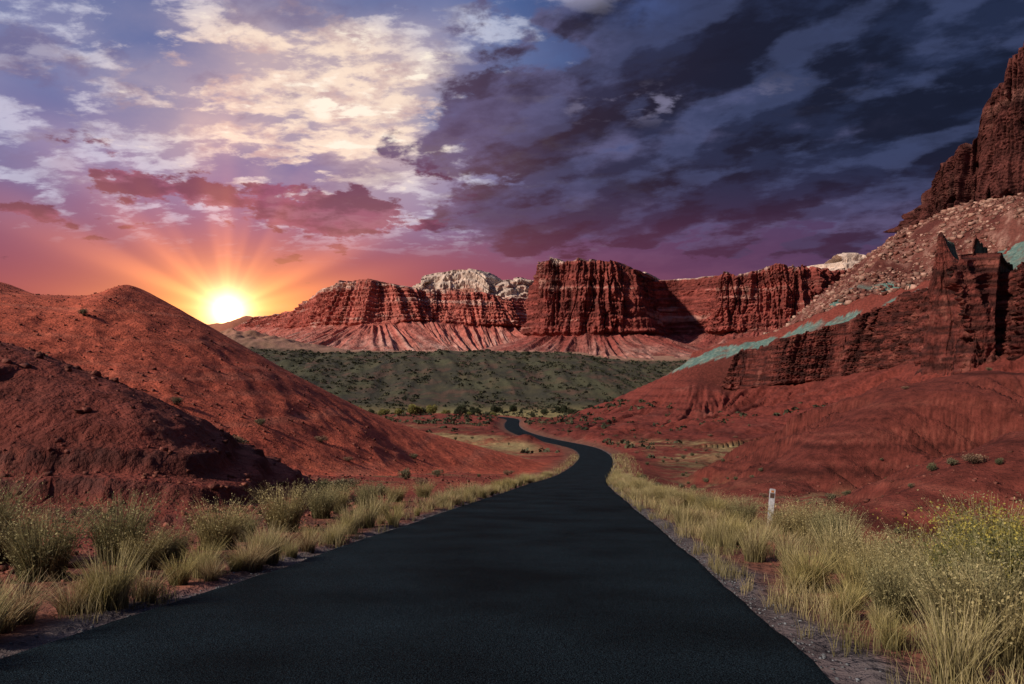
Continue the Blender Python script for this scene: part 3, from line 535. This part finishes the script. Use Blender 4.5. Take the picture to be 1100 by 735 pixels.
def gauss(x,c,s):
    t=M('DIVIDE',M('SUBTRACT',x,c),s); return M('EXPONENT',mul(mul(t,t),-1.))
tc=N('ShaderNodeTexCoord'); sp=N('ShaderNodeSeparateXYZ'); L(tc.outputs['Generated'],sp.inputs[0]); x,y,zz=sp.outputs
az=M('ARCTAN2',x,y); r=M('SQRT',add(mul(x,x),mul(y,y))); el=M('DIVIDE',zz,M('MAXIMUM',r,.05))
zc=add(M('MAXIMUM',zz,0.),.22); cb=N('ShaderNodeCombineXYZ'); u_=M('DIVIDE',x,zc); v_=M('DIVIDE',y,zc); L(u_,cb.inputs[0]); L(v_,cb.inputs[1])
cw=N('ShaderNodeCombineXYZ'); L(mul(M('SUBTRACT',mul(u_,.86),mul(v_,.5)),.85),cw.inputs[0]); L(mul(add(mul(u_,.5),mul(v_,.86)),1.12),cw.inputs[1])
def noise(scale,detail,rough,dist=0.,off=(0,0,0),scl=(1,1,1),src=None):
    mp=N('ShaderNodeMapping'); mp.inputs['Location'].default_value=off; mp.inputs['Scale'].default_value=scl; L((src or cb).outputs[0],mp.inputs[0])
    n=N('ShaderNodeTexNoise'); n.inputs['Scale'].default_value=scale; n.inputs['Detail'].default_value=detail; n.inputs['Roughness'].default_value=rough; n.inputs['Distortion'].default_value=dist; L(mp.outputs[0],n.inputs['Vector']); return n.outputs['Fac']
nA=noise(2.4,8,.57,.0,(3.3,1,0)); nB=noise(8.,6,.60,.12,(7,2,0),(1,1.5,1)); nC=noise(1.6,2,.5,.0,(1,5,0)); nD=noise(6.5,6,.60,.0,(11,4,0))
nW=noise(3.0,8,.58,.0,(3.3,1,0),src=cw); nS=noise(3.0,2,.5,.0,(3.345,1.06,0),src=cw); nE=noise(3.4,7,.57,.0,(5.2,9.1,0),src=cw)
ramp=N('ShaderNodeValToRGB'); e_=ramp.color_ramp.elements
nl=N('ShaderNodeMapRange'); setin(nl.inputs[0],el); nl.inputs[1].default_value=0; nl.inputs[2].default_value=.6; L(nl.outputs[0],ramp.inputs[0])
stops=[(0.,(134,54,62)),(.16,(130,58,78)),(.28,(114,76,110)),(.42,(92,102,150)),(.6,(80,112,162)),(1.,(56,90,146))]
e_[0].position=0; e_[0].color=(*lin(*stops[0][1]),1); e_[1].position=1; e_[1].color=(*lin(*stops[-1][1]),1)
for p_,c_ in stops[1:-1]: q=e_.new(p_); q.color=(*lin(*c_),1)
sky=ramp.outputs[0]
rightm=SM(az,-.12,.5)
sky=MX(mul(rightm,SM(el,.04,.3,.45,.85)),sky,lin(48,50,84))
nish=N('ShaderNodeTexSky'); nish.sky_type='NISHITA'; nish.sun_disc=False; nish.sun_elevation=math.radians(35); nish.sun_rotation=math.radians(-130)
ns=N('ShaderNodeVectorMath'); ns.operation='SCALE'; L(nish.outputs[0],ns.inputs[0]); ns.inputs['Scale'].default_value=.003
sky=MX(1.,sky,ns.outputs[0],'ADD')
glow=mul(gauss(az,-.27,.20),gauss(el,.375,.12))
cvl=add(nC,mul(nA,.35))
veil=mul(SM(add(cvl,mul(glow,.18)),.58,.82),SM(az,.25,-.05)); veil=mul(veil,SM(el,.14,.26))
sky=MX(mul(veil,.6),sky,MX(SM(glow,.0,.6),lin(134,140,178),lin(222,196,188)))
cv=add(add(mul(nB,.72),mul(nA,.28)),add(mul(M('SUBTRACT',nC,.5),.30),mul(glow,.08)))
lm=mul(SM(cv,.49,.59),SM(az,.28,-.02)); lm=mul(lm,SM(el,.15,.24))
lcol=MX(SM(glow,.03,.7),lin(182,190,214),lin(252,230,208))
lcol=MX(mul(SM(nD,.44,.62),.8),lcol,MX(SM(glow,0.,.8),lin(92,98,138),lin(184,156,162)))
sky=MX(mul(lm,.9),sky,lcol)
core=mul(SM(cv,.60,.68),lm); sky=MX(mul(core,SM(glow,.0,.5)),sky,lin(255,244,226))
gm=mul(mul(SM(nE,.52,.61),SM(az,.2,0.)),SM(el,.2,.3)); sky=MX(mul(gm,.45),sky,lin(98,94,130))
# storm cloud sweeping up to the right
ln_=M('SUBTRACT',az,add(-.14,mul(M('SUBTRACT',el,.20),.42)))
bias=M('MINIMUM',M('MAXIMUM',mul(ln_,.9),-.36),.14)
lowcut=SM(add(el,mul(nE,.10)),.16,.31,-.26,0.)
nAf=add(add(mul(nW,.38),mul(nA,.42)),mul(nD,.20))
dv=add(add(nAf,bias),lowcut)
dm=SM(dv,.49,.53)
lit=SM(M('SUBTRACT',nS,nW),-.01,.075)
dcol=MX(SM(dv,.50,.63),lin(88,90,126),lin(34,44,70))
dcol=MX(mul(SM(nE,.46,.55),.85),dcol,lin(17,24,40))
dcol=MX(mul(lit,.42),dcol,lin(76,88,128))
dcol=MX(mul(SM(nB,.50,.68),.3),dcol,lin(14,20,34))
dcol=MX(mul(SM(az,.12,-.14),.3),dcol,lin(104,92,126))
sky=MX(mul(dm,.96),sky,dcol)
fr_=mul(mul(SM(dv,.40,.50),SM(az,-.05,.15)),.45); sky=MX(mul(fr_,M('SUBTRACT',1.,dm)),sky,lin(60,52,88))
brk=mul(mul(SM(nB,.52,.64),gauss(az,.20,.14)),gauss(el,.375,.02)); sky=MX(mul(brk,.5),sky,lin(150,148,182))
brk=mul(mul(SM(nB,.44,.60),gauss(az,.09,.06)),gauss(el,.54,.03)); sky=MX(mul(brk,.6),sky,lin(180,178,200))
brk=mul(mul(SM(nA,.46,.58),gauss(az,.17,.06)),gauss(el,.51,.04)); sky=MX(mul(brk,.6),sky,lin(70,92,146))
hz=mul(SM(el,.24,.10),gauss(az,-.20,.40)); sky=MX(mul(hz,.5),sky,lin(160,56,66))
hz=mul(gauss(el,.18,.06),gauss(az,.22,.32)); sky=MX(mul(hz,.4),sky,lin(100,56,88))
# purple cloud bank above the sun
bm_=add(nA,add(mul(gauss(az,-.26,.15),mul(gauss(el,.235,.042),.26)),mul(gauss(az,-.58,.10),mul(gauss(el,.195,.010),.24))))
bmask=SM(add(mul(bm_,.6),mul(nD,.4)),.568,.600); bmask=mul(bmask,mul(SM(az,-.0,-.10),SM(el,.32,.28)))
sky=MX(mul(bmask,.88),sky,MX(SM(nD,.44,.60),lin(120,72,106),lin(66,46,80)))
# sun glow
azs,els=-.367,.0960
du=M('SUBTRACT',az,azs); dvv=M('SUBTRACT',el,els); th=M('SQRT',add(mul(du,du),mul(dvv,dvv)))
thh=M('SQRT',add(mul(mul(du,du),.25),mul(dvv,dvv)))
phi=M('ARCTAN2',dvv,du); rn=N('ShaderNodeTexNoise'); rn.noise_dimensions='1D'; L(mul(phi,1.),rn.inputs['W']); rn.inputs['Scale'].default_value=2.8; rn.inputs['Detail'].default_value=1.
rays=SM(rn.outputs['Fac'],.35,.78)
def addc(s,f,col): 
    v=N('ShaderNodeVectorMath'); v.operation='SCALE'; v.inputs[0].default_value=col; setin(v.inputs['Scale'],f); return MX(1.,s,v.outputs[0],'ADD')
ex=lambda t,s: M('EXPONENT',M('DIVIDE',t,-s))
sky=addc(sky,mul(ex(th,.16),.40),(1.,.12,.04))
sky=addc(sky,mul(ex(thh,.036),1.9),(1.,.48,.06))
sky=addc(sky,mul(mul(rays,ex(th,.12)),.75),(1.,.32,.08))
sky=addc(sky,mul(ex(th,.012),7.),(1.,.85,.5))
sky=MX(SM(el,-.01,-.05),sky,(.05,.03,.025,1))
bg=N('ShaderNodeBackground'); L(sky,bg.inputs[0]); bg.inputs[1].default_value=1.0; wo=N('ShaderNodeOutputWorld'); L(bg.outputs[0],wo.inputs[0])
# ---------------- sun
sd=bpy.data.lights.new('sun','SUN'); sd.energy=4.3; sd.angle=math.radians(2); sd.color=(1.,.83,.70); so=bpy.data.objects.new('sun',sd); sc.collection.objects.link(so)
v=Vector((-.78,-.42,.54)); so.rotation_euler=v.to_track_quat('Z','Y').to_euler()
# ---------------- camera
cd=bpy.data.cameras.new('camera'); cd.sensor_width=36; cd.lens=F/1100*36; cd.shift_y=(HY-367.5)/1100; cd.clip_end=20000; cd.clip_start=.05
co=bpy.data.objects.new('camera',cd); sc.collection.objects.link(co); co.location=(0,0,CAMH); co.rotation_euler=(math.pi/2,0,0); sc.camera=co
